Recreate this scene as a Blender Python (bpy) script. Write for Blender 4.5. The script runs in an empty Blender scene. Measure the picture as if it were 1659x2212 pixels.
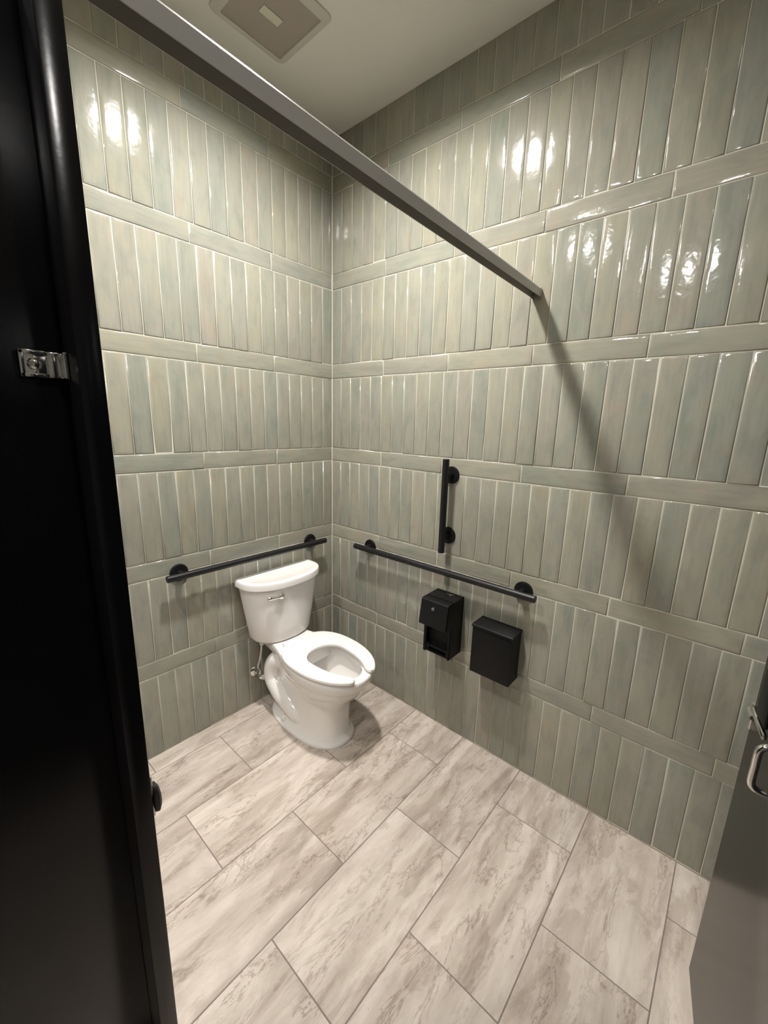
import bpy, bmesh, math, random
from mathutils import Vector, Matrix

# ------------------------------------------------------------------ camera
scene = bpy.context.scene
COL = scene.collection
CAM = Vector((-1.6894, -1.8995, 1.5992))
R = ((0.6602, -0.7506, 0.0273), (-0.1436, -0.1619, -0.9763), (0.7372, 0.6407, -0.2147))
cam_data = bpy.data.cameras.new('camera')
cam = bpy.data.objects.new('camera', cam_data)
COL.objects.link(cam)
cam_data.sensor_fit = 'HORIZONTAL'
cam_data.sensor_width = 36.0
cam_data.lens = 888.22 * 36.0 / 1659.0
cam_data.clip_start = 0.02
rx = Vector(R[0]).normalized()
fw = Vector(R[2]); fw = (fw - rx * fw.dot(rx)).normalized()
up = rx.cross(fw)
cam.matrix_world = Matrix(((rx.x, up.x, -fw.x, CAM.x), (rx.y, up.y, -fw.y, CAM.y),
                           (rx.z, up.z, -fw.z, CAM.z), (0, 0, 0, 1)))
scene.camera = cam

# ------------------------------------------------------------------ world, exposure
world = bpy.data.worlds.new('world'); scene.world = world
world.use_nodes = True
world.node_tree.nodes['Background'].inputs[0].default_value = (0, 0, 0, 1)
world.node_tree.nodes['Background'].inputs[1].default_value = 0.0
vs = scene.view_settings
vs.view_transform = 'Standard'; vs.look = 'None'; vs.gamma = 1.0
vs.use_curve_mapping = False
vs.exposure = 1.0

# ceiling lamps: (x, y, emission strength)
LAMPS = [(-0.77, -0.745, 760.0), (-1.95, -0.72, 380.0), (-3.26, -1.20, 330.0), (-1.42, -2.38, 110.0)]  # last lamp is assumed, added unseen to light the near side of the rail
FLUSH = (False, False, True, True)      # flush-mounted discs, the others sit in recessed cans
LAMP_COLOR = (1.0, 0.97, 0.93)

# ------------------------------------------------------------------ dimensions
CEIL = 3.037
P = 0.47466           # one tall row plus one flat course
W = 0.07771           # pitch of the narrow side of a tile
HL = 0.3985           # pitch of the long side
Z0 = 0.01337
G = 0.0030            # grout joint
rnd = random.Random(7)

# ------------------------------------------------------------------ materials
def new_mat(name):
    m = bpy.data.materials.new(name); m.use_nodes = True
    nt = m.node_tree
    b = nt.nodes['Principled BSDF']
    return m, nt, b

def plain(name, col, rough=0.5, metal=0.0, spec=0.5, coat=0.0, bump=0.0, bscale=300.0):
    m, nt, b = new_mat(name)
    b.inputs['Base Color'].default_value = (*col, 1)
    b.inputs['Roughness'].default_value = rough
    b.inputs['Metallic'].default_value = metal
    b.inputs['Specular IOR Level'].default_value = spec
    b.inputs['Coat Weight'].default_value = coat
    if bump:
        tc = nt.nodes.new('ShaderNodeTexCoord'); n = nt.nodes.new('ShaderNodeTexNoise')
        n.inputs['Scale'].default_value = bscale; n.inputs['Detail'].default_value = 2
        bp = nt.nodes.new('ShaderNodeBump'); bp.inputs['Strength'].default_value = bump
        bp.inputs['Distance'].default_value = 0.001
        nt.links.new(tc.outputs['Object'], n.inputs['Vector'])
        nt.links.new(n.outputs['Fac'], bp.inputs['Height'])
        nt.links.new(bp.outputs['Normal'], b.inputs['Normal'])
    return m

def N(nt, typ, **kw):
    n = nt.nodes.new(typ)
    for k, v in kw.items(): setattr(n, k, v)
    return n

def ramp(nt, stops, interp='LINEAR'):
    r = nt.nodes.new('ShaderNodeValToRGB'); r.color_ramp.interpolation = interp
    e = r.color_ramp.elements
    while len(e) < len(stops): e.new(0.5)
    for i, (p, c) in enumerate(stops):
        e[i].position = p; e[i].color = (*c, 1)
    return r

def math_node(nt, op, a=None, b=None):
    n = nt.nodes.new('ShaderNodeMath'); n.operation = op
    for i, v in enumerate((a, b)):
        if v is None: continue
        if isinstance(v, (int, float)): n.inputs[i].default_value = v
        else: nt.links.new(v, n.inputs[i])
    return n.outputs[0]

def mix_rgb(nt, fac, a, b, blend='MIX'):
    n = nt.nodes.new('ShaderNodeMix'); n.data_type = 'RGBA'; n.blend_type = blend
    def put(sock, v):
        if isinstance(v, (int, float)): sock.default_value = v
        elif isinstance(v, tuple): sock.default_value = (*v, 1)
        else: nt.links.new(v, sock)
    put(n.inputs[0], fac); put(n.inputs[6], a); put(n.inputs[7], b)
    return n.outputs[2]

def noise(nt, vec, scale, detail=3.0, rough=0.55, dist=0.0):
    n = nt.nodes.new('ShaderNodeTexNoise')
    n.inputs['Scale'].default_value = scale; n.inputs['Detail'].default_value = detail
    n.inputs['Roughness'].default_value = rough; n.inputs['Distortion'].default_value = dist
    nt.links.new(vec, n.inputs['Vector'])
    return n.outputs['Fac']

def offset_coords(nt, scale):
    """object coordinates, scaled, shifted by a random amount for each piece"""
    tc = N(nt, 'ShaderNodeTexCoord'); oi = N(nt, 'ShaderNodeObjectInfo')
    mp = N(nt, 'ShaderNodeMapping'); mp.inputs['Scale'].default_value = scale
    nt.links.new(tc.outputs['Object'], mp.inputs['Vector'])
    cb = N(nt, 'ShaderNodeCombineXYZ')
    for i, k in enumerate((37.0, 91.0, 53.0)):
        nt.links.new(math_node(nt, 'MULTIPLY', oi.outputs['Random'], k), cb.inputs[i])
    ad = N(nt, 'ShaderNodeVectorMath', operation='ADD')
    nt.links.new(mp.outputs[0], ad.inputs[0]); nt.links.new(cb.outputs[0], ad.inputs[1])
    return ad.outputs[0], oi.outputs['Random'], tc

def wall_tile_mat():
    m, nt, b = new_mat('glazed_sage_tile')
    vec, rand, tc = offset_coords(nt, (1, 1, 1))
    base = ramp(nt, [(0.0, (0.318, 0.308, 0.240)), (0.16, (0.282, 0.286, 0.238)), (0.32, (0.334, 0.319, 0.252)),
                     (0.48, (0.292, 0.288, 0.232)), (0.64, (0.272, 0.280, 0.236)), (0.80, (0.316, 0.299, 0.246)),
                     (1.0, (0.302, 0.302, 0.249))])
    nt.links.new(rand, base.inputs[0])
    # blotchy glaze pooling, drawn out along the tile
    mp = N(nt, 'ShaderNodeMapping'); mp.inputs['Scale'].default_value = (1.0, 1.0, 0.35)
    nt.links.new(vec, mp.inputs['Vector'])
    f1 = noise(nt, mp.outputs[0], 22.0, 3.0, 0.6, 0.4)
    r1 = ramp(nt, [(0.36, (0.88, 0.905, 0.91)), (0.52, (1.0, 1.0, 1.0)), (0.68, (1.06, 1.04, 1.0))])
    nt.links.new(f1, r1.inputs[0])
    c = mix_rgb(nt, 1.0, base.outputs[0], r1.outputs[0], 'MULTIPLY')
    mp2 = N(nt, 'ShaderNodeMapping'); mp2.inputs['Scale'].default_value = (1.0, 1.0, 0.06)
    nt.links.new(vec, mp2.inputs['Vector'])
    f2 = noise(nt, mp2.outputs[0], 90.0, 2.0)
    r2 = ramp(nt, [(0.32, (0.955, 0.955, 0.95)), (0.6, (1.02, 1.02, 1.02))])
    nt.links.new(f2, r2.inputs[0])
    c = mix_rgb(nt, 1.0, c, r2.outputs[0], 'MULTIPLY')
    f3 = noise(nt, vec, 9.0, 2.0)
    r3 = ramp(nt, [(0.55, (1, 1, 1)), (0.75, (1.06, 0.97, 0.95))])
    nt.links.new(f3, r3.inputs[0])
    c = mix_rgb(nt, 1.0, c, r3.outputs[0], 'MULTIPLY')
    nt.links.new(c, b.inputs['Base Color'])
    b.inputs['Roughness'].default_value = 0.10
    b.inputs['Specular IOR Level'].default_value = 0.62
    h1 = noise(nt, vec, 26.0, 2.0)
    h2 = noise(nt, vec, 150.0, 2.0)
    hs = math_node(nt, 'ADD', math_node(nt, 'MULTIPLY', h1, 1.0), math_node(nt, 'MULTIPLY', h2, 0.10))
    bp = N(nt, 'ShaderNodeBump'); bp.inputs['Strength'].default_value = 0.55; bp.inputs['Distance'].default_value = 0.0016
    nt.links.new(hs, bp.inputs['Height']); nt.links.new(bp.outputs['Normal'], b.inputs['Normal'])
    return m

def floor_tile_mat():
    m, nt, b = new_mat('travertine_look_porcelain')
    vec, rand, tc = offset_coords(nt, (1, 1, 1))
    mp = N(nt, 'ShaderNodeMapping'); mp.inputs['Scale'].default_value = (0.30, 1.0, 1.0)
    nt.links.new(vec, mp.inputs['Vector'])
    v = mp.outputs[0]
    mpb = N(nt, 'ShaderNodeMapping'); mpb.inputs['Scale'].default_value = (0.10, 1.0, 1.0)
    nt.links.new(vec, mpb.inputs['Vector'])
    cloud = noise(nt, v, 8.0, 8.0, 0.70, 0.45)
    r1 = ramp(nt, [(0.30, (0.400, 0.335, 0.282)), (0.44, (0.520, 0.448, 0.388)), (0.54, (0.600, 0.526, 0.460)),
                   (0.68, (0.690, 0.618, 0.548))])
    nt.links.new(cloud, r1.inputs[0])
    band = noise(nt, mpb.outputs[0], 13.0, 3.0, 0.55, 0.3)
    rb = ramp(nt, [(0.36, (0.84, 0.82, 0.80)), (0.50, (1.0, 1.0, 1.0)), (0.68, (1.05, 1.05, 1.05))])
    nt.links.new(band, rb.inputs[0])
    c = mix_rgb(nt, 1.0, r1.outputs[0], rb.outputs[0], 'MULTIPLY')
    # taupe patches with a crisp, ragged edge
    patch = noise(nt, v, 12.0, 7.0, 0.66, 0.5)
    r2 = ramp(nt, [(0.425, (0.80, 0.775, 0.755)), (0.455, (0.90, 0.89, 0.88)), (0.485, (1, 1, 1))])
    nt.links.new(patch, r2.inputs[0])
    c = mix_rgb(nt, 0.9, c, r2.outputs[0], 'MULTIPLY')
    # thin crooked veins: where a noise crosses its middle value
    vn = noise(nt, v, 7.5, 8.0, 0.68, 0.5)
    d = math_node(nt, 'ABSOLUTE', math_node(nt, 'SUBTRACT', vn, 0.5))
    vr = ramp(nt, [(0.0, (0.60, 0.56, 0.53)), (0.006, (0.78, 0.75, 0.73)), (0.016, (1, 1, 1))])
    nt.links.new(d, vr.inputs[0])
    gate = noise(nt, mpb.outputs[0], 8.0, 2.0)
    gr = ramp(nt, [(0.42, (0, 0, 0)), (0.54, (1, 1, 1))]); nt.links.new(gate, gr.inputs[0])
    c = mix_rgb(nt, gr.outputs[0], c, mix_rgb(nt, 1.0, c, vr.outputs[0], 'MULTIPLY'))
    # pits
    pit = noise(nt, v, 55.0, 3.0, 0.6)
    pr = ramp(nt, [(0.26, (0.62, 0.58, 0.55)), (0.31, (1, 1, 1))]); nt.links.new(pit, pr.inputs[0])
    c = mix_rgb(nt, 0.8, c, pr.outputs[0], 'MULTIPLY')
    tone = ramp(nt, [(0, (0.94, 0.94, 0.94)), (1, (1.05, 1.05, 1.05))]); nt.links.new(rand, tone.inputs[0])
    c = mix_rgb(nt, 1.0, c, tone.outputs[0], 'MULTIPLY')
    nt.links.new(c, b.inputs['Base Color'])
    b.inputs['Roughness'].default_value = 0.5
    b.inputs['Specular IOR Level'].default_value = 0.35
    bp = N(nt, 'ShaderNodeBump'); bp.inputs['Strength'].default_value = 0.25; bp.inputs['Distance'].default_value = 0.001
    nt.links.new(pit, bp.inputs['Height']); nt.links.new(bp.outputs['Normal'], b.inputs['Normal'])
    return m

def fan_panel_mat():
    m, nt, b = new_mat('perforated_fan_panel')
    tc = N(nt, 'ShaderNodeTexCoord')
    vo = N(nt, 'ShaderNodeTexVoronoi'); vo.inputs['Scale'].default_value = 260.0
    vo.inputs['Randomness'].default_value = 0.0
    nt.links.new(tc.outputs['Object'], vo.inputs['Vector'])
    r = ramp(nt, [(0.22, (0.10, 0.085, 0.07)), (0.34, (0.40, 0.35, 0.30))])
    nt.links.new(vo.outputs['Distance'], r.inputs[0])
    nt.links.new(r.outputs[0], b.inputs['Base Color'])
    b.inputs['Roughness'].default_value = 0.6
    return m

def emit_mat(strength):
    m, nt, b = new_mat('lamp_lens')
    b.inputs['Base Color'].default_value = (0.8, 0.8, 0.8, 1)
    b.inputs['Emission Color'].default_value = (*LAMP_COLOR, 1)
    b.inputs['Emission Strength'].default_value = strength
    return m

M = {
    'tile': wall_tile_mat(),
    'floor': floor_tile_mat(),
    'grout': plain('wall_grout', (0.60, 0.57, 0.48), 0.9),
    'floor_grout': plain('floor_grout', (0.20, 0.17, 0.145), 0.95),
    'paint': plain('ceiling_paint', (0.80, 0.785, 0.725), 0.85),
    'wallpaint': plain('wall_paint', (0.20, 0.20, 0.18), 0.8),
    'china': plain('vitreous_china', (0.86, 0.83, 0.80), 0.10, spec=0.5, coat=0.3),
    'seat': plain('seat_plastic', (0.88, 0.85, 0.82), 0.25),
    'water': plain('toilet_water', (0.70, 0.69, 0.65), 0.02),
    'chrome': plain('chrome', (0.82, 0.81, 0.79), 0.08, metal=1.0),
    'hose': plain('braided_hose', (0.62, 0.61, 0.58), 0.32, metal=0.7, bump=0.6, bscale=900),
    'black': plain('black_powder_coat', (0.0046, 0.0045, 0.0050), 0.48, spec=0.25, bump=0.12, bscale=1500),
    'blackbar': plain('black_bar_finish', (0.0060, 0.0056, 0.0064), 0.40, spec=0.45, bump=0.08, bscale=900),
    'void': plain('black_inside', (0.004, 0.004, 0.004), 0.7),
    'partition': plain('black_partition_enamel', (0.0060, 0.0056, 0.0066), 0.20, spec=0.26, bump=0.05, bscale=160),
    'rail': plain('bronze_grey_rail', (0.43, 0.415, 0.38), 0.34, metal=0.0, bump=0.05, bscale=500),
    'fanwhite': plain('fan_frame_plastic', (0.62, 0.60, 0.53), 0.5),
    'fanpanel': fan_panel_mat(),
    'fanlabel': plain('fan_label', (0.66, 0.65, 0.52), 0.5),
    'mark': plain('printed_mark', (0.48, 0.46, 0.40), 0.5),
    'trimwhite': plain('lamp_trim_white', (0.75, 0.74, 0.70), 0.4),
    'can': plain('lamp_reflector', (0.70, 0.69, 0.66), 0.35),
    'rubber': plain('dark_rubber', (0.020, 0.016, 0.016), 0.5),
}

# ------------------------------------------------------------------ mesh helpers
def world_origin(o):
    v = Vector((0, 0, 0))
    while o is not None:
        v += o.location; o = o.parent
    return v

def obj(name, bm, mat, parent=None, smooth=None, local=False):
    """link a bmesh as one mesh object; its coordinates are world coordinates unless local"""
    if parent is not None and not local:
        bmesh.ops.translate(bm, verts=bm.verts, vec=-world_origin(parent))
    bmesh.ops.recalc_face_normals(bm, faces=bm.faces)
    me = bpy.data.meshes.new(name); bm.to_mesh(me); bm.free()
    o = bpy.data.objects.new(name, me); COL.objects.link(o)
    me.materials.append(M[mat] if isinstance(mat, str) else mat)
    if smooth is not None:
        for p in me.polygons: p.use_smooth = True
        me.set_sharp_from_angle(angle=math.radians(smooth))
    if parent is not None: o.parent = parent
    return o

def thing(name, loc, label, cat, group=None, rotz=0.0):
    o = bpy.data.objects.new(name, None); COL.objects.link(o)
    o.empty_display_size = 0.05
    o.location = loc; o.rotation_euler = (0, 0, rotz)
    o['label'] = label; o['category'] = cat
    if group: o['group'] = group
    return o

def struct(o, label=None):
    o['kind'] = 'structure'
    if label: o['label'] = label
    return o

def add_box(bm, x0, x1, y0, y1, z0, z1, bevel=0.0, seg=2):
    b2 = bmesh.new()
    bmesh.ops.create_cube(b2, size=1.0)
    bmesh.ops.scale(b2, vec=(x1 - x0, y1 - y0, z1 - z0), verts=b2.verts)
    bmesh.ops.translate(b2, vec=((x0 + x1) / 2, (y0 + y1) / 2, (z0 + z1) / 2), verts=b2.verts)
    if bevel:
        bmesh.ops.bevel(b2, geom=b2.edges[:], offset=bevel, segments=seg, profile=0.5, affect='EDGES')
    merge(bm, b2)

def merge(bm, b2):
    me = bpy.data.meshes.new('tmp'); b2.to_mesh(me); b2.free()
    bm.from_mesh(me); bpy.data.meshes.remove(me)

def box(*a, **k):
    bm = bmesh.new(); add_box(bm, *a, **k); return bm

def add_loft(bm, rings, cap0=True, cap1=True):
    vr = [[bm.verts.new(p) for p in r] for r in rings]
    n = len(vr[0])
    for a, b in zip(vr, vr[1:]):
        for i in range(n):
            bm.faces.new((a[i], a[(i + 1) % n], b[(i + 1) % n], b[i]))
    if cap0: bm.faces.new(vr[0][::-1])
    if cap1: bm.faces.new(vr[-1])

def frame_for(t):
    t = t.normalized()
    a = Vector((0, 0, 1)) if abs(t.z) < 0.9 else Vector((1, 0, 0))
    u = t.cross(a).normalized(); v = t.cross(u).normalized()
    return u, v

def add_tube(bm, pts, rad, n=16, caps=True):
    """tube along points; rad a number or one per point; smooth transported frame"""
    pts = [Vector(p) for p in pts]
    rads = rad if isinstance(rad, (list, tuple)) else [rad] * len(pts)
    rings = []; u = None
    for i, p in enumerate(pts):
        if i == 0: t = pts[1] - p
        elif i == len(pts) - 1: t = p - pts[i - 1]
        else: t = (pts[i + 1] - p).normalized() + (p - pts[i - 1]).normalized()
        t.normalize()
        if u is None: u, v = frame_for(t)
        else:
            u = (u - t * u.dot(t)).normalized(); v = t.cross(u)
        rings.append([p + (u * math.cos(2 * math.pi * k / n) + v * math.sin(2 * math.pi * k / n)) * rads[i] for k in range(n)])
    add_loft(bm, rings, caps, caps)

def add_lathe(bm, origin, axis, profile, n=32):
    """profile: (distance along axis, radius)"""
    o = Vector(origin); t = Vector(axis).normalized(); u, v = frame_for(t)
    rings = [[o + t * d + (u * math.cos(2 * math.pi * k / n) + v * math.sin(2 * math.pi * k / n)) * max(r, 1e-5)
              for k in range(n)] for d, r in profile]
    add_loft(bm, rings)

def catmull(pts, sub=6):
    pts = [Vector(p) for p in pts]; out = []
    for i in range(len(pts) - 1):
        p0 = pts[max(i - 1, 0)]; p1 = pts[i]; p2 = pts[i + 1]; p3 = pts[min(i + 2, len(pts) - 1)]
        for s in range(sub):
            t = s / sub
            out.append(0.5 * ((2 * p1) + (p2 - p0) * t + (2 * p0 - 5 * p1 + 4 * p2 - p3) * t * t + (3 * p1 - p0 - 3 * p2 + p3) * t ** 3))
    out.append(pts[-1]); return out

# ------------------------------------------------------------------ the room shell
XL, YF = -4.30, -3.40      # far sides of the restroom, out of view
wall_right = struct(obj('wall_right', box(0.0024, 0.12, YF, 0.12, 0.0, CEIL), 'grout'))
wall_back = struct(obj('wall_back', box(XL, 0.0024, 0.0024, 0.12, 0.0, CEIL), 'grout'))
floor = struct(obj('floor', box(XL, 0.12, YF, 0.12, -0.10, -0.0012), 'floor_grout'))
ceiling = struct(obj('ceiling', box(XL - 0.1, 0.12, YF - 0.1, 0.12, CEIL, CEIL + 0.02), 'paint'))
wall_left = struct(obj('wall_left', box(XL - 0.1, XL, YF, 0.12, 0.0, CEIL), 'wallpaint'))
wall_front = struct(obj('wall_front', box(XL - 0.1, 0.12, YF - 0.1, YF, 0.0, CEIL), 'wallpaint'))

# holes in the ceiling for the recessed lamps are cut as part of its mesh
def cut_ceiling():
    b2 = bmesh.new(); R0 = 0.068; n = 40
    xs = (XL - 0.1, 0.12); ys = (YF - 0.1, 0.12)
    outer = [b2.verts.new((xs[i], ys[j], CEIL)) for i, j in ((0, 0), (1, 0), (1, 1), (0, 1))]
    edges = [b2.edges.new((outer[i], outer[(i + 1) % 4])) for i in range(4)]
    for (lx, ly, s), fl in zip(LAMPS, FLUSH):
        if fl: continue
        c = [b2.verts.new((lx + R0 * math.cos(2 * math.pi * k / n), ly + R0 * math.sin(2 * math.pi * k / n), CEIL)) for k in range(n)]
        edges += [b2.edges.new((c[k], c[(k + 1) % n])) for k in range(n)]
    bmesh.ops.triangle_fill(b2, use_beauty=True, use_dissolve=False, edges=edges)
    me = ceiling.data; 
    ret = bmesh.ops.extrude_face_region(b2, geom=b2.faces[:])
    bmesh.ops.translate(b2, vec=(0, 0, 0.012), verts=[v for v in ret['geom'] if isinstance(v, bmesh.types.BMVert)])
    # slab above closes the holes
    add_box(b2, XL - 0.1, 0.12, YF - 0.1, 0.12, CEIL + 0.06, CEIL + 0.08)
    bmesh.ops.recalc_face_normals(b2, faces=b2.faces)
    b2.to_mesh(me); b2.free()
cut_ceiling()

# ------------------------------------------------------------------ wall tiles
def tile_mesh(name, w, h, seed):
    """pillow-edged glazed tile: width on X, length on Z, face towards -Y at y = 0, back at y = +0.0024"""
    r = random.Random(seed); bm = bmesh.new()
    def grid(ins, y, wob):
        q = []
        for sx, sz in ((-1, -1), (1, -1), (1, 1), (-1, 1)):
            q.append(bm.verts.new((sx * (w / 2 - ins) + r.uniform(-wob, wob), y, sz * (h / 2 - ins) + r.uniform(-wob, wob))))
        return q
    a = grid(0.0, 0.0024, 0.0); b_ = grid(0.0, 0.0018, 0.0003); c = grid(0.0040, 0.0007, 0.0008); d = grid(0.0140, 0.0, 0.0024)
    for p, q in ((a, b_), (b_, c), (c, d)):
        for i in range(4): bm.faces.new((p[i], p[(i + 1) % 4], q[(i + 1) % 4], q[i]))
    bm.faces.new(d)
    bmesh.ops.recalc_face_normals(bm, faces=bm.faces)
    # face must look to -Y
    if d[0].link_faces[-1].normal.y > 0: pass
    me = bpy.data.meshes.new(name); bm.to_mesh(me); bm.free()
    me.materials.append(M['tile'])
    for p in me.polygons: p.use_smooth = True
    return me

MESH = {}
def get_mesh(w, h, variant):
    key = (round(w, 4), round(h, 4), variant)
    if key not in MESH: MESH[key] = tile_mesh('tile', w, h, hash(key) % 9999)
    return MESH[key]

def place_tile(parent, side, s0, s1, z0, z1, flat):
    """side 'right': s runs along -y on x = 0; side 'back': s runs along -x on y = 0"""
    w, h = (s1 - s0 - G), (z1 - z0 - G)
    sc, zc = (s0 + s1) / 2, (z0 + z1) / 2
    if flat: me = get_mesh(h, w, rnd.randrange(3))
    else: me = get_mesh(w, h, rnd.randrange(6))
    o = bpy.data.objects.new('tile', me); COL.objects.link(o)
    rot = Matrix.Rotation(math.radians(rnd.gauss(0, 0.16)), 4, 'X') @ Matrix.Rotation(math.radians(rnd.gauss(0, 0.22)), 4, 'Z')
    if flat: rot = Matrix.Rotation(math.pi / 2, 4, 'Y') @ rot
    if rnd.random() < 0.5: rot = rot @ Matrix.Rotation(math.pi, 4, 'Y')
    d = rnd.uniform(-0.0003, 0.0003)
    if side == 'right':
        mat = Matrix.Translation((d, -sc, zc)) @ Matrix.Rotation(-math.pi / 2, 4, 'Z') @ rot
    else:
        mat = Matrix.Translation((-sc, d, zc)) @ rot
    o.parent = parent
    o.matrix_local = mat
    return o

def tile_wall(parent, side, first, length):
    cols = [0.0015, first]
    while cols[-1] < length: cols.append(cols[-1] + W)
    joints = [0.0015, 0.3955]
    while joints[-1] < length: joints.append(joints[-1] + HL)
    for r in range(7):
        z0 = r * P + Z0 if r else 0.004
        z1 = min((r + 1) * P + Z0 - W, CEIL - 0.001)
        for a, b in zip(cols, cols[1:]): place_tile(parent, side, a, b, z0, z1, False)
    for k in range(1, 7):
        for a, b in zip(joints, joints[1:]): place_tile(parent, side, a, b, k * P + Z0 - W, k * P + Z0, True)

tile_wall(wall_right, 'right', 0.0768, 2.50)
tile_wall(wall_back, 'back', 0.0716, 2.20)

# ------------------------------------------------------------------ floor tiles
def floor_tiles():
    FW, FL, g = 0.308, 0.616, 0.0030
    cache = {}
    for n in range(-3, 8):
        ya = -(0.7154 + n * FW); yb = ya - FW
        ya = min(ya, 0.002)
        if ya - yb < 0.02: continue
        x = (-0.2390 if n % 2 == 0 else -0.5460) + FL
        while x > -2.75:
            xa = min(x, 0.002); xb = x - FL; x -= FL
            if xa - xb < 0.03: continue
            w, h = xa - xb - g, ya - yb - g
            key = (round(w, 3), round(h, 3))
            if key not in cache:
                b2 = bmesh.new(); add_box(b2, -w / 2, w / 2, -h / 2, h / 2, -0.006, 0.0)
                top = [e for e in b2.edges if all(v.co.z > -0.001 for v in e.verts)]
                bmesh.ops.bevel(b2, geom=top, offset=0.0012, segments=1, affect='EDGES')
                me = bpy.data.meshes.new('floor_tile'); b2.to_mesh(me); b2.free(); me.materials.append(M['floor']); cache[key] = me
            o = bpy.data.objects.new('floor_tile', cache[key]); COL.objects.link(o)
            o.parent = floor
            o.location = ((xa + xb) / 2, (ya + yb) / 2, 0.0)
floor_tiles()

# ------------------------------------------------------------------ recessed ceiling lamps
def ceiling_lamp(x, y, strength, flush, label):
    t = thing('ceiling_lamp', (x, y, CEIL), label, 'ceiling lamp', 'round ceiling lamps')
    bm = bmesh.new()
    n = 40
    def ring(r, z): return [Vector((x + r * math.cos(2 * math.pi * k / n), y + r * math.sin(2 * math.pi * k / n), z)) for k in range(n)]
    if flush:
        add_loft(bm, [ring(0.090, CEIL), ring(0.088, CEIL - 0.010), ring(0.076, CEIL - 0.014), ring(0.070, CEIL - 0.010)], False, False)
    else:
        add_loft(bm, [ring(0.085, CEIL), ring(0.083, CEIL - 0.003), ring(0.069, CEIL - 0.004), ring(0.066, CEIL), ring(0.064, CEIL + 0.028)], False, False)
    obj('trim_ring', bm, 'trimwhite', t, smooth=40)
    zl = CEIL - 0.013 if flush else CEIL + 0.027
    bm = bmesh.new(); add_lathe(bm, (x, y, zl), (0, 0, 1), [(0, 0.066 if flush else 0.0645), (0.004, 0.066 if flush else 0.0645)], n)
    obj('lens', bm, emit_mat(strength), t)
lamp_labels = ['round recessed lamp in the ceiling above the toilet stall',
               'round recessed lamp in the ceiling beyond the left partition panel',
               'round flush lamp in the ceiling farthest from the toilet',
               'assumed unseen flush lamp added above the open stall door to light the rail']
for (x, y, s), f, lb in zip(LAMPS, FLUSH, lamp_labels): ceiling_lamp(x, y, s, f, lb)

# ------------------------------------------------------------------ exhaust fan in the ceiling
def exhaust_fan():
    cx, cy = -0.602, -0.345
    t = thing('exhaust_fan', (cx, cy, CEIL), 'square ceiling exhaust fan with brown perforated panel and cream plate', 'exhaust fan')
    def rr(h, z, rad=0.02, seg=5):
        pts = []
        for sx, sy, a0 in ((1, 1, 0), (-1, 1, 90), (-1, -1, 180), (1, -1, 270)):
            for k in range(seg + 1):
                a = math.radians(a0 + 90 * k / seg)
                pts.append(Vector((cx + sx * (h - rad) + rad * math.cos(a), cy + sy * (h - rad) + rad * math.sin(a), z)))
        return pts
    bm = bmesh.new()
    add_loft(bm, [rr(0.162, CEIL, 0.028), rr(0.160, CEIL - 0.005, 0.027), rr(0.134, CEIL - 0.015, 0.012), rr(0.129, CEIL - 0.015, 0.008), rr(0.127, CEIL - 0.006, 0.006)], False, False)
    obj('frame', bm, 'fanwhite', t, smooth=35)
    obj('perforated_panel', box(cx - 0.128, cx + 0.128, cy - 0.128, cy + 0.128, CEIL - 0.010, CEIL - 0.001), 'fanpanel', t)
    obj('centre_plate', box(cx - 0.040, cx + 0.040, cy - 0.018, cy + 0.018, CEIL - 0.014, CEIL - 0.0095, bevel=0.002), 'fanlabel', t)
exhaust_fan()

# ------------------------------------------------------------------ grab bars
def grab_bar(name, label, a, b, normal, wall_pts):
    """a, b: ends of the bar's axis; wall_pts: flange centres on the wall; normal points out of the wall"""
    a, b, nrm = Vector(a), Vector(b), Vector(normal)
    t = thing(name, tuple(wall_pts[0]), label, 'grab bar', 'black grab bars')
    d = (b - a).normalized(); r = 0.0160
    bm = bmesh.new()
    add_tube(bm, [a, a + d * 0.0015, b - d * 0.0015, b], [r - 0.0015, r, r, r - 0.0015], 24)
    obj('bar', bm, 'blackbar', t, smooth=40)
    for w in wall_pts:
        w = Vector(w)
        bm = bmesh.new(); add_lathe(bm, w, nrm, [(0.0, 0.0415), (0.006, 0.0415), (0.009, 0.0395), (0.010, 0.036)], 36)
        f = obj('flange', bm, 'black', t, smooth=35)
        bm = bmesh.new(); add_lathe(bm, w + nrm * 0.009, nrm, [(0.0, 0.0150), (0.038, 0.0145)], 20)
        obj('standoff', bm, 'blackbar', f, smooth=35)
BO = 0.057
grab_bar('grab_bar', 'black horizontal grab bar on the wall behind the toilet tank', (-1.024, -BO, 0.887), (-0.105, -BO, 0.885), (0, -1, 0),
         [(-0.949, 0, 0.887), (-0.181, 0, 0.885)])
grab_bar('grab_bar', 'long black horizontal grab bar above the paper dispenser', (-BO, -0.264, 0.886), (-BO, -1.333, 0.890), (-1, 0, 0),
         [(0, -0.336, 0.886), (0, -1.258, 0.890)])
grab_bar('grab_bar', 'short black vertical grab bar on the right wall', (-BO, -0.8545, 1.437), (-BO, -0.8565, 0.984), (-1, 0, 0),
         [(0, -0.855, 1.359), (0, -0.856, 1.061)])

# ------------------------------------------------------------------ toilet
TX = -0.452
def egg(z, yb, yw, yf, hw, n=2.3, cnt=48, cx=TX):
    """closed ring: widest at yw, back at yb, front at yf"""
    pts = []
    for k in range(cnt):
        a = 2 * math.pi * k / cnt
        c, s = math.cos(a), math.sin(a)
        e = 2.0 / n
        x = hw * math.copysign(abs(c) ** e, c)
        l = (yw - yf) if s < 0 else (yb - yw)
        pts.append(Vector((cx + x, yw + l * math.copysign(abs(s) ** e, s), z)))
    return pts

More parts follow.
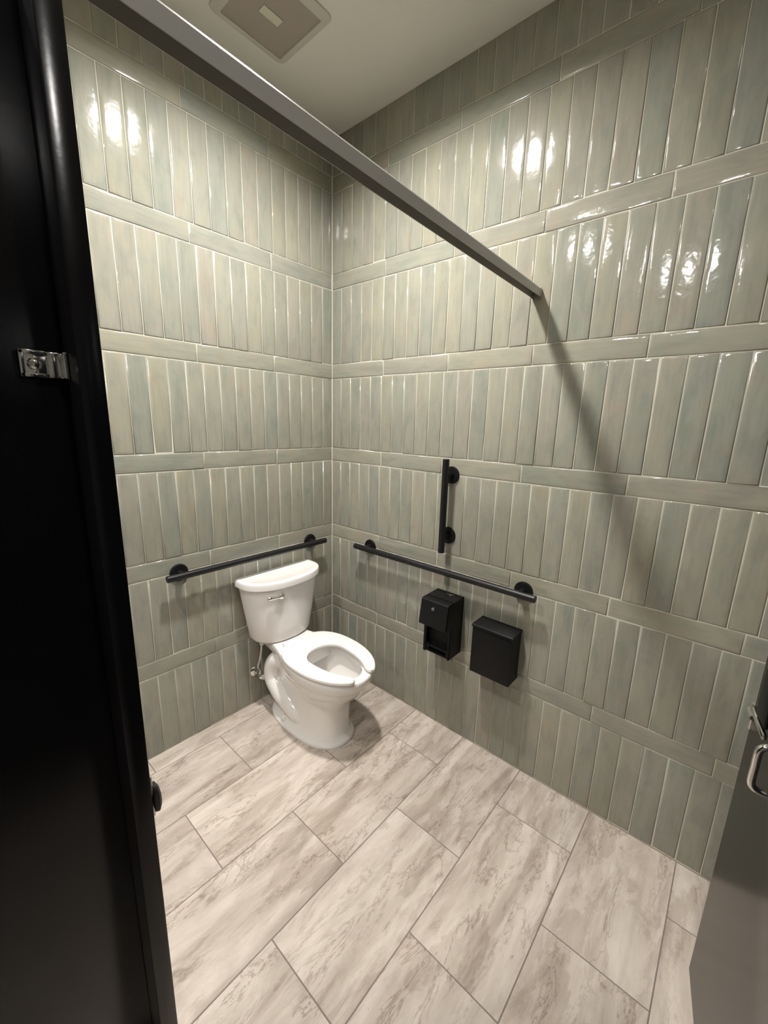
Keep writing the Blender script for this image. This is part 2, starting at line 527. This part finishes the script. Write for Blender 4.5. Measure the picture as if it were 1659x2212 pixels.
def d_ring(z, hw, yback, side, yfront, cnt=28, rad=0.02, cx=TX):
    """D outline: straight back, short sides, arched front"""
    pts = []
    for k in range(5):
        a = math.radians(90 + 90 * k / 4)
        pts.append(Vector((cx - hw + rad + rad * math.cos(a), yback - rad + rad * math.sin(a), z)))
    ys = yback - side
    for k in range(cnt + 1):
        a = math.pi + math.pi * k / cnt
        c, s = math.cos(a), math.sin(a)
        e = 2.0 / 2.25
        pts.append(Vector((cx + hw * math.copysign(abs(c) ** e, c), ys + (ys - yfront) * math.copysign(abs(s) ** e, s), z)))
    for k in range(5):
        a = math.radians(0 + 90 * k / 4)
        pts.append(Vector((cx + hw - rad + rad * math.cos(a), yback - rad + rad * math.sin(a), z)))
    return pts

def toilet():
    t = thing('toilet', (TX, -0.34, 0.0), 'white two-piece toilet with open-front seat against the tiled corner', 'toilet')
    # ---- bowl and pedestal, one skin from the foot over the rim and down into the bowl
    bm = bmesh.new()
    rings = [egg(0.0, -0.075, -0.33, -0.610, 0.148, 2.5), egg(0.014, -0.074, -0.33, -0.613, 0.150, 2.5),
             egg(0.024, -0.078, -0.33, -0.607, 0.144, 2.4), egg(0.034, -0.085, -0.34, -0.597, 0.130, 2.4),
             egg(0.060, -0.095, -0.37, -0.592, 0.118, 2.4), egg(0.12, -0.10, -0.40, -0.590, 0.113, 2.4),
             egg(0.18, -0.10, -0.42, -0.593, 0.115, 2.4), egg(0.225, -0.10, -0.43, -0.605, 0.122, 2.3),
             egg(0.265, -0.11, -0.44, -0.640, 0.138, 2.2), egg(0.305, -0.13, -0.45, -0.680, 0.157, 2.15),
             egg(0.340, -0.15, -0.455, -0.706, 0.170, 2.12), egg(0.362, -0.17, -0.46, -0.717, 0.176, 2.1),
             egg(0.370, -0.18, -0.46, -0.725, 0.182, 2.1), egg(0.400, -0.19, -0.46, -0.733, 0.186, 2.1),
             egg(0.415, -0.19, -0.46, -0.733, 0.186, 2.1), egg(0.421, -0.195, -0.46, -0.728, 0.181, 2.1),
             egg(0.422, -0.25, -0.47, -0.690, 0.132, 2.0), egg(0.416, -0.256, -0.47, -0.684, 0.126, 2.0),
             egg(0.385, -0.256, -0.47, -0.684, 0.126, 2.0), egg(0.372, -0.245, -0.47, -0.690, 0.134, 2.0),
             egg(0.34, -0.25, -0.47, -0.682, 0.130, 2.0), egg(0.28, -0.28, -0.46, -0.640, 0.112, 2.0),
             egg(0.23, -0.31, -0.44, -0.585, 0.088, 2.0), egg(0.195, -0.34, -0.43, -0.53, 0.062, 2.0)]
    add_loft(bm, rings)
    # trapway bulging out on both flanks
    for s in (-1, 1):
        path = catmull([(TX + s * 0.052, -0.235, 0.315), (TX + s * 0.070, -0.165, 0.318), (TX + s * 0.078, -0.122, 0.265),
                        (TX + s * 0.080, -0.125, 0.195), (TX + s * 0.084, -0.185, 0.150), (TX + s * 0.086, -0.260, 0.122),
                        (TX + s * 0.080, -0.335, 0.085), (TX + s * 0.062, -0.385, 0.055)], 5)
        k = len(path)
        rad = [0.050 + 0.008 * math.sin(math.pi * i / (k - 1)) for i in range(k)]
        rad[-1] = 0.03; rad[-2] = 0.042
        add_tube(bm, path, rad, 18)
    obj('bowl', bm, 'china', t, smooth=50)
    # ---- deck that carries the tank
    bm = bmesh.new()
    def deck(z, g):
        half = [(0.098 - g, -0.030 - g), (0.104 - g, -0.10), (0.112 - g, -0.150), (0.120 - g, -0.190), (0.130 - g, -0.225),
                (0.143 - g, -0.265), (0.157 - g, -0.310), (0.150 - g, -0.36)]
        return [Vector((TX - x, y, z)) for x, y in half] + [Vector((TX + x, y, z)) for x, y in half[::-1]]
    add_loft(bm, [deck(0.345, 0.030), deck(0.368, 0.006), deck(0.376, 0.0), deck(0.414, 0.0), deck(0.4215, 0.003), deck(0.4235, 0.010)])
    obj('deck', bm, 'china', t, smooth=45)
    # ---- water in the bowl
    bm = bmesh.new(); add_loft(bm, [egg(0.216, -0.325, -0.435, -0.562, 0.0775, 2.0), egg(0.218, -0.325, -0.435, -0.562, 0.078, 2.0)])
    obj('water', bm, 'water', t)
    # ---- bolt caps
    for s in (-1, 1):
        bm = bmesh.new(); add_lathe(bm, (TX + s * 0.126, -0.268, 0.034), (s * 0.25, 0, 1), [(0.0, 0.017), (0.012, 0.0165), (0.020, 0.012), (0.023, 0.004)], 20)
        obj('bolt_cap', bm, 'china', t, smooth=60)
    # ---- tank
    bm = bmesh.new()
    add_loft(bm, [d_ring(0.4275, 0.150, -0.035, 0.040, -0.168), d_ring(0.431, 0.168, -0.030, 0.045, -0.186), d_ring(0.445, 0.176, -0.028, 0.048, -0.193),
                  d_ring(0.56, 0.195, -0.026, 0.050, -0.203), d_ring(0.68, 0.214, -0.024, 0.052, -0.212), d_ring(0.748, 0.224, -0.022, 0.054, -0.217)])
    tank = obj('tank', bm, 'china', t, smooth=50)
    # ---- lid
    bm = bmesh.new()
    add_loft(bm, [d_ring(0.748, 0.236, -0.016, 0.058, -0.228), d_ring(0.751, 0.240, -0.014, 0.058, -0.232), d_ring(0.775, 0.240, -0.014, 0.058, -0.232),
                  d_ring(0.782, 0.237, -0.016, 0.058, -0.229), d_ring(0.7855, 0.228, -0.022, 0.055, -0.219), d_ring(0.786, 0.214, -0.030, 0.050, -0.204, rad=0.015),
                  d_ring(0.7835, 0.206, -0.034, 0.048, -0.196, rad=0.012)])
    obj('tank_lid', bm, 'china', t, smooth=40)
    # ---- flush lever, chrome, on the left of the tank's front
    bm = bmesh.new()
    px = TX - 0.078; py = -0.201; pz = 0.704
    add_lathe(bm, (px, py + 0.012, pz), (-0.2, -1, 0), [(0.0, 0.017), (0.012, 0.019), (0.022, 0.018), (0.030, 0.012), (0.033, 0.001)], 20)
    lever = obj('flush_lever', bm, 'chrome', t, smooth=60)
    bm = bmesh.new()
    add_tube(bm, catmull([(px - 0.002, py - 0.014, pz + 0.001), (px - 0.030, py - 0.017, pz + 0.004), (px - 0.062, py - 0.012, pz + 0.006), (px - 0.084, py - 0.004, pz + 0.006)], 4),
             [0.0085] * 4 + [0.0085] * 4 + [0.010] * 3 + [0.009, 0.006], 14)
    obj('lever_arm', bm, 'chrome', lever, smooth=60)
    # ---- open-front seat
    bm = bmesh.new()
    cnt = 72
    def outline(u):
        ang = u * math.pi * 0.908; s_, c = math.sin(ang), math.cos(ang)
        e = 2 / 2.5 if c > 0 else 2 / 2.05
        o = Vector((TX + 0.191 * math.copysign(abs(s_) ** e, s_), -0.458 + (0.228 if c > 0 else 0.292) * math.copysign(abs(c) ** e, c)))
        ang = u * math.pi * 0.862; s_, c = math.sin(ang), math.cos(ang); e = 2 / 2.1
        i = Vector((TX + 0.104 * math.copysign(abs(s_) ** e, s_), -0.470 + (0.086 if c > 0 else 0.242) * math.copysign(abs(c) ** e, c)))
        k = max(0.0, (abs(u) - 0.955) / 0.045)          # tips rounded off
        w = 0.35 + 0.65 * math.sqrt(max(0.0, 1 - k * k))
        m = (o + i) / 2
        return m + (o - m) * w, m + (i - m) * w
    st = [outline(-1 + 2 * k / cnt) for k in range(cnt + 1)]
    grid = [[bm.verts.new((p.x, p.y, z)) for p in pr for z in (0.4265, 0.4475)] for pr in st]   # o-low, o-top, i-low, i-top
    rim = []
    for a, b_ in zip(grid, grid[1:]):
        bm.faces.new((a[1], b_[1], b_[3], a[3])); bm.faces.new((a[0], a[2], b_[2], b_[0]))
        bm.faces.new((a[0], b_[0], b_[1], a[1])); bm.faces.new((a[2], a[3], b_[3], b_[2]))
    for g_ in (grid[0], grid[-1]): bm.faces.new((g_[0], g_[1], g_[3], g_[2]))
    bmesh.ops.recalc_face_normals(bm, faces=bm.faces)
    for e in bm.edges:
        zs = [v.co.z for v in e.verts]
        if abs(zs[0] - zs[1]) < 1e-6 and len(e.link_faces) == 2 and e.calc_face_angle(0) > 0.8: rim.append(e)
    bmesh.ops.bevel(bm, geom=rim, offset=0.0065, segments=3, profile=0.5, affect='EDGES')
    seat = obj('seat', bm, 'seat', t, smooth=50)
    for s in (-1, 1):
        bm = bmesh.new(); add_box(bm, TX + s * 0.070 - 0.020, TX + s * 0.070 + 0.020, -0.245, -0.214, 0.4225, 0.4430, bevel=0.005)
        obj('hinge', bm, 'seat', seat, smooth=40)
    return t
toilet()

# ------------------------------------------------------------------ water supply
def supply():
    vx, vz = -0.578, 0.196
    t = thing('water_supply_valve', (vx, 0.0, vz), 'chrome shutoff valve with oval handle and hose under the tank', 'valve')
    bm = bmesh.new(); add_lathe(bm, (vx, 0.0, vz), (0, -1, 0), [(0, 0.032), (0.003, 0.031), (0.008, 0.022), (0.010, 0.011)], 28)
    obj('escutcheon', bm, 'chrome', t, smooth=50)
    bm = bmesh.new()
    add_lathe(bm, (vx, -0.008, vz), (0, -1, 0), [(0, 0.008), (0.030, 0.008), (0.031, 0.0125), (0.056, 0.0125), (0.057, 0.007), (0.070, 0.006)], 18)
    add_lathe(bm, (vx, -0.052, vz), (0, 0, 1), [(0, 0.010), (0.020, 0.010), (0.021, 0.0075), (0.030, 0.0075)], 16)
    obj('valve_body', bm, 'chrome', t, smooth=40)
    bm = bmesh.new()
    add_lathe(bm, (vx, -0.076, vz), (0, -1, 0), [(0, 0.008), (0.002, 0.018), (0.010, 0.020), (0.014, 0.016), (0.016, 0.002)], 24)
    bmesh.ops.transform(bm, matrix=Matrix.Translation((vx, 0, vz)) @ Matrix.Rotation(math.radians(30), 4, 'Y') @ Matrix.Diagonal((1.6, 1, 0.75, 1)) @ Matrix.Translation((-vx, 0, -vz)), verts=bm.verts)
    obj('oval_handle', bm, 'chrome', t, smooth=50)
    bm = bmesh.new()
    add_tube(bm, catmull([(vx, -0.052, vz + 0.028), (vx - 0.020, -0.060, vz + 0.060), (vx - 0.016, -0.075, vz + 0.110), (vx - 0.012, -0.086, vz + 0.165), (vx - 0.008, -0.090, vz + 0.226)], 6), 0.0055, 12)
    obj('hose', bm, 'hose', t, smooth=60)
    bm = bmesh.new(); add_lathe(bm, (vx - 0.008, -0.090, vz + 0.205), (0, 0, 1), [(0, 0.012), (0.024, 0.012), (0.0245, 0.009)], 12)
    obj('hose_nut', bm, 'trimwhite', t, smooth=35)
supply()

# ------------------------------------------------------------------ toilet paper dispenser
def paper_dispenser():
    y0, y1 = -0.8182, -0.9690       # left and right as seen
    zt, zb = 0.770, 0.470
    t = thing('toilet_paper_dispenser', (0.0, (y0 + y1) / 2, zb), 'tall black toilet paper dispenser with round chrome lock below the long bar', 'dispenser')
    d_low, d_top, d_hood = 0.112, 0.140, 0.160
    th = 0.004
    bm = bmesh.new()
    def side(y):
        return [(0, zb), (-d_low, zb), (-d_low, 0.640), (-0.125, 0.640), (-0.125, zt - 0.004), (0, zt - 0.002)]
    for ya, yb in ((y0, y0 - th), (y1 + th, y1)):
        prof = side(ya)
        add_loft(bm, [[Vector((x, ya, z)) for x, z in prof], [Vector((x, yb, z)) for x, z in prof]])
    add_box(bm, -0.006, 0.0, y1, y0, zb, zt - 0.002)                 # back plate
    # narrow returns beside the opening
    add_box(bm, -d_low, -d_low + th, y0 - 0.014, y0, zb, 0.640)
    add_box(bm, -d_low, -d_low + th, y1, y1 + 0.010, zb, 0.640)
    add_box(bm, -0.109, -0.006, y1 + th, y0 - 0.010, zb + 0.004, zb + 0.010)   # sill under the opening
    body = obj('body', bm, 'black', t)
    # inside back, unlit
    obj('inner_chute', box(-0.070, -0.006, y1 + th, y0 - th, zb + 0.012, zt - 0.01), 'void', t)
    # hood: front door that leans out towards its lower edge
    bm = bmesh.new()
    outl = [(-0.004, zt + 0.001), (-d_top + 0.002, zt - 0.004), (-d_top - 0.003, zt - 0.010), (-d_hood, 0.645), (-d_hood + 0.002, 0.637), (-d_hood + 0.008, 0.637),
            (-d_top + 0.004, zt - 0.016), (-d_top + 0.008, zt - 0.012), (-0.004, zt - 0.006)]
    add_loft(bm, [[Vector((x, y0 + 0.001, z)) for x, z in outl], [Vector((x, y1 - 0.001, z)) for x, z in outl]])
    # cheeks of the hood
    chk = [(-0.095, zt - 0.004), (-d_top, zt - 0.008), (-d_hood + 0.003, 0.640), (-0.095, 0.640)]
    for ya, yb in ((y0 + 0.001, y0 - 0.003), (y1 + 0.003, y1 - 0.001)):
        add_loft(bm, [[Vector((x, ya, z)) for x, z in chk], [Vector((x, yb, z)) for x, z in chk]])
    add_box(bm, -0.1005, -0.0985, y1 + 0.002, y0 - 0.002, zt - 0.003, zt + 0.0005)   # seam across the top
    hood = obj('hood', bm, 'black', t, smooth=30)
    # roll spindle and tabs inside the opening
    bm = bmesh.new()
    add_tube(bm, [(-0.095, y0 - th, 0.500), (-0.095, y1 + th, 0.500)], 0.008, 12)
    add_box(bm, -0.108, -0.085, y0 - 0.030, y0 - 0.012, 0.480, 0.515, bevel=0.002)
    add_box(bm, -0.108, -0.085, y1 + 0.010, y1 + 0.022, 0.480, 0.515, bevel=0.002)
    obj('roll_spindle', bm, 'black', t, smooth=40)
    # lock on the hood
    nx = Vector((-(zt - 0.010 - 0.645), 0, -(d_hood - d_top))).normalized()
    nx = Vector((-0.987, 0, 0.155))
    bm = bmesh.new()
    c = Vector((-0.1478, (y0 + y1) / 2 + 0.003, 0.728))
    add_lathe(bm, c - nx * 0.002, nx, [(0, 0.0085), (0.006, 0.0085), (0.0075, 0.0075), (0.0075, 0.0055), (0.0055, 0.005), (0.0055, 0.0)], 24)
    lock = obj('lock', bm, 'chrome', t, smooth=35)
    bm = bmesh.new(); add_box(bm, -0.0010, 0.0010, -0.0008, 0.0008, -0.0042, 0.0042)
    bmesh.ops.transform(bm, matrix=Matrix.Translation(c + nx * 0.0038) @ Matrix.Rotation(0.5, 4, 'X'), verts=bm.verts)
    obj('keyhole', bm, 'void', lock)
    # small printed mark and a rivet on the top
    ym = -0.900
    bm = bmesh.new()
    zz = zt + 0.0012
    def strip(pts, w):
        q = []
        for i, (x, y) in enumerate(pts):
            a = Vector(pts[max(i - 1, 0)]); b = Vector(pts[min(i + 1, len(pts) - 1)])
            n_ = (b - a).normalized(); n_ = Vector((-n_.y, n_.x)) * w
            q.append(((x + n_.x, y + n_.y), (x - n_.x, y - n_.y)))
        add_loft(bm, [[Vector((a[0], a[1], zz)), Vector((b[0], b[1], zz)), Vector((b[0], b[1], zz + 0.0003)), Vector((a[0], a[1], zz + 0.0003))] for a, b in q])
    strip([(-0.026, -0.884), (-0.030, -0.898), (-0.033, -0.906), (-0.037, -0.914)], 0.0014)
    strip([(-0.033, -0.906), (-0.026, -0.912), (-0.024, -0.921), (-0.030, -0.925)], 0.0014)
    strip([(-0.037, -0.912), (-0.0405, -0.915)], 0.0030)
    obj('printed_mark', bm, 'mark', hood)
    bm = bmesh.new(); add_lathe(bm, (-0.118, (y0 + y1) / 2 - 0.002, zt - 0.003), (0, 0, 1), [(0, 0.0040), (0.0015, 0.0038), (0.0024, 0.001)], 14)
    obj('rivet', bm, 'black', hood, smooth=50)
paper_dispenser()

# ------------------------------------------------------------------ napkin disposal bin
def napkin_bin():
    y0, y1 = -1.0768, -1.2700
    zt, zb, d = 0.706, 0.463, 0.097
    t = thing('napkin_disposal_bin', (0.0, (y0 + y1) / 2, zb), 'black flip-lid disposal bin mounted right of the paper dispenser', 'waste bin')
    bm = bmesh.new()
    add_box(bm, -d, 0.0, y1, y0, zb, zt - 0.006, bevel=0.0025)
    obj('body', bm, 'black', t, smooth=40)
    bm = bmesh.new()
    prof = [(0.0, zt + 0.001), (-d, zt - 0.0015), (-d - 0.004, zt - 0.004), (-d - 0.006, zt - 0.009), (-d - 0.0045, zt - 0.013), (-d - 0.0005, zt - 0.013), (-d + 0.002, zt - 0.006), (0.0, zt - 0.0045)]
    rings = []
    for y, k in ((y0 + 0.0025, 0.5), (y0 + 0.0015, 1.0), (y1 - 0.0015, 1.0), (y1 - 0.0025, 0.5)):
        rings.append([Vector((x, y, zt - 0.004 + (z - zt + 0.004) * (0.8 + 0.2 * k))) for x, z in prof])
    add_loft(bm, rings)
    # side lips
    add_box(bm, -d - 0.001, 0.0, y0, y0 + 0.0022, zt - 0.012, zt - 0.002)
    add_box(bm, -d - 0.001, 0.0, y1 - 0.0022, y1, zt - 0.012, zt - 0.002)
    obj('lid', bm, 'black', t, smooth=45)
napkin_bin()

# ------------------------------------------------------------------ brace rail across the stall
def brace_rail():
    A = Vector((0.0, -1.187, 2.0845)); Bv = Vector((-1.545, -1.2325, 2.0845))
    t = thing('brace_rail', tuple(Bv), 'grey metal brace rail crossing overhead from the right wall', 'rail')
    d = (Bv - A).normalized(); n = Vector((-d.y, d.x, 0)); hw, h = 0.0172, 0.0335
    def sec(p, gx=0.0):
        w, hh, c = hw + gx, h + gx, 0.0022
        # channel open at the bottom, folded from thin sheet
        pts = [(w, -gx), (w, hh - c - 0.004), (w - 0.004, hh - 0.0008), (0, hh), (-w + 0.004, hh - 0.0008), (-w, hh - c - 0.004), (-w, -gx),
               (-w + 0.0018, -gx), (-w + 0.0018, hh - 0.004), (w - 0.0018, hh - 0.004), (w - 0.0018, -gx)]
        return [p + n * a + Vector((0, 0, b)) for a, b in pts]
    bm = bmesh.new(); add_loft(bm, [sec(A + d * 0.001), sec(Bv)])
    obj('rail', bm, 'rail', t, smooth=25)
    bm = bmesh.new(); add_loft(bm, [sec(A, 0.0012), sec(A + d * 0.018, 0.0012)])
    obj('wall_socket', bm, 'rail', t, smooth=40)
brace_rail()

# ------------------------------------------------------------------ stall partitions
PX0, PX1, PY = -1.5415, -1.5130, -1.2700      # outer and inner faces, edge of the post
def partitions():
    t = thing('stall_post', ((PX0 + PX1) / 2, PY + 0.12, 0.0), 'black enamelled stall post standing at the left of the doorway', 'post')
    obj('post_panel', box(PX0, PX1, PY, PY + 0.24, 0.0, 2.0835, bevel=0.003), 'partition', t, smooth=40)
    bm = bmesh.new(); add_box(bm, PX0 - 0.004, PX1 + 0.004, PY - 0.004, PY + 0.244, 0.0, 0.09, bevel=0.003)
    obj('shoe', bm, 'chrome', t, smooth=40)
    # keeper for the latch with its dark bumper
    bm = bmesh.new()
    add_box(bm, PX1 - 0.0005, PX1 + 0.0035, PY + 0.006, PY + 0.034, 0.955, 1.030, bevel=0.001)
    k = obj('keeper', bm, 'chrome', t)
    bm = bmesh.new()
    add_lathe(bm, (PX1 + 0.001, PY + 0.012, 0.985), (1, 0, 0), [(0, 0.008), (0.003, 0.016), (0.008, 0.017), (0.012, 0.012), (0.0135, 0.002)], 20)
    bmesh.ops.transform(bm, matrix=Matrix.Translation((0, 0, 0.985)) @ Matrix.Diagonal((1, 1, 1.6, 1)) @ Matrix.Translation((0, 0, -0.985)), verts=bm.verts)
    obj('bumper', bm, 'rubber', k, smooth=60)
    # panel running away to the left, held by stirrup brackets
    ya, yb = -1.215, -1.190
    t2 = thing('partition_panel', (-2.3, (ya + yb) / 2, 0.0), 'black partition panel running left from the stall post', 'partition')
    obj('panel', box(-3.05, PX0, ya, yb, 0.30, 2.075, bevel=0.0012), 'partition', t2, smooth=40)
    obj('end_post', box(-3.10, -3.05, ya, yb, 0.0, 2.075, bevel=0.003), 'partition', t2, smooth=40)
    for z in (0.372, 1.657):
        bm = bmesh.new()
        h = 0.0160
        add_box(bm, PX0 - 0.047, PX0, ya - 0.004, ya - 0.0005, z - h, z + h, bevel=0.0012)      # ear on the near face
        add_box(bm, PX0 - 0.006, PX0 - 0.0005, ya - 0.020, ya - 0.003, z - h, z + h, bevel=0.0012)   # foot on the post
        add_box(bm, PX0 - 0.020, PX0 - 0.005, ya - 0.009, ya - 0.003, z - h, z + h, bevel=0.0025)  # folded rib
        add_box(bm, PX0 - 0.047, PX0 - 0.020, ya - 0.0085, ya - 0.0035, z + h - 0.005, z + h, bevel=0.001)
        add_box(bm, PX0 - 0.047, PX0 - 0.020, ya - 0.0085, ya - 0.0035, z - h, z - h + 0.005, bevel=0.001)
        add_box(bm, PX0 - 0.047, PX0 - 0.042, ya - 0.0085, ya - 0.0035, z - h, z + h, bevel=0.001)
        br = obj('stirrup_bracket', bm, 'chrome', t2, smooth=40)
        bm = bmesh.new()
        add_lathe(bm, (PX0 - 0.032, ya - 0.003, z), (0, -1, 0), [(0, 0.008), (0.003, 0.0075), (0.006, 0.004), (0.0065, 0.001)], 16)
        obj('bolt', bm, 'chrome', br, smooth=50)
partitions()

def stall_door():
    free = Vector((-0.603, -1.996)); hinge = Vector((-1.490, -2.146))
    d = free - hinge; L = d.length; ang = math.atan2(d.y, d.x)
    t = thing('stall_door', (hinge.x, hinge.y, 0.0), 'black stall door swung open at the lower right', 'door', rotz=ang)
    # local: x from the hinge to the free edge, y towards the visible face
    obj('door_leaf', box(0.0, L, -0.028, 0.0, 0.30, 2.06, bevel=0.0025), 'partition', t, smooth=40, local=True)
    # pull handle
    bm = bmesh.new()
    zc, hx = 1.008, L - 0.160
    pts = [(hx, -0.004, zc + 0.046), (hx, 0.008, zc + 0.046), (hx, 0.018, zc + 0.041), (hx, 0.022, zc + 0.030), (hx, 0.022, zc), (hx, 0.022, zc - 0.030), (hx, 0.018, zc - 0.041), (hx, 0.008, zc - 0.046), (hx, -0.004, zc - 0.046)]
    add_tube(bm, catmull(pts, 4), 0.0062, 14)
    obj('pull_handle', bm, 'chrome', t, smooth=60, local=True)
    # slide latch: backing plate and bolt reaching past the free edge
    bm = bmesh.new(); add_box(bm, L - 0.100, L - 0.040, 0.0, 0.007, 1.050, 1.150, bevel=0.003)
    pl = obj('latch_plate', bm, 'black', t, smooth=40, local=True)
    bm = bmesh.new()
    add_box(bm, L - 0.110, L - 0.012, 0.001, 0.009, 1.034, 1.046, bevel=0.003)
    add_tube(bm, [(L - 0.030, 0.005, 1.028), (L + 0.004, 0.005, 1.028)], 0.006, 12)
    add_box(bm, L - 0.004, L + 0.012, -0.022, 0.003, 0.985, 1.045, bevel=0.003)
    obj('latch_bolt', bm, 'chrome', pl, smooth=40, local=True)
    for z in (0.42, 1.90):
        bm = bmesh.new(); add_tube(bm, [(-0.010, -0.014, z - 0.05), (-0.010, -0.014, z + 0.05)], 0.009, 14)
        obj('hinge', bm, 'chrome', t, smooth=50, local=True)
    # post that carries the hinges
    t2 = thing('hinge_post', (-1.515, -2.27, 0.0), 'black enamelled post behind the hinges of the stall door', 'post')
    obj('post_panel', box(PX0, PX1, -2.40, -2.160, 0.0, 2.0835, bevel=0.003), 'partition', t2, smooth=40)
    obj('shoe', box(PX0 - 0.004, PX1 + 0.004, -2.404, -2.156, 0.0, 0.09, bevel=0.003), 'chrome', t2, smooth=40)
stall_door()
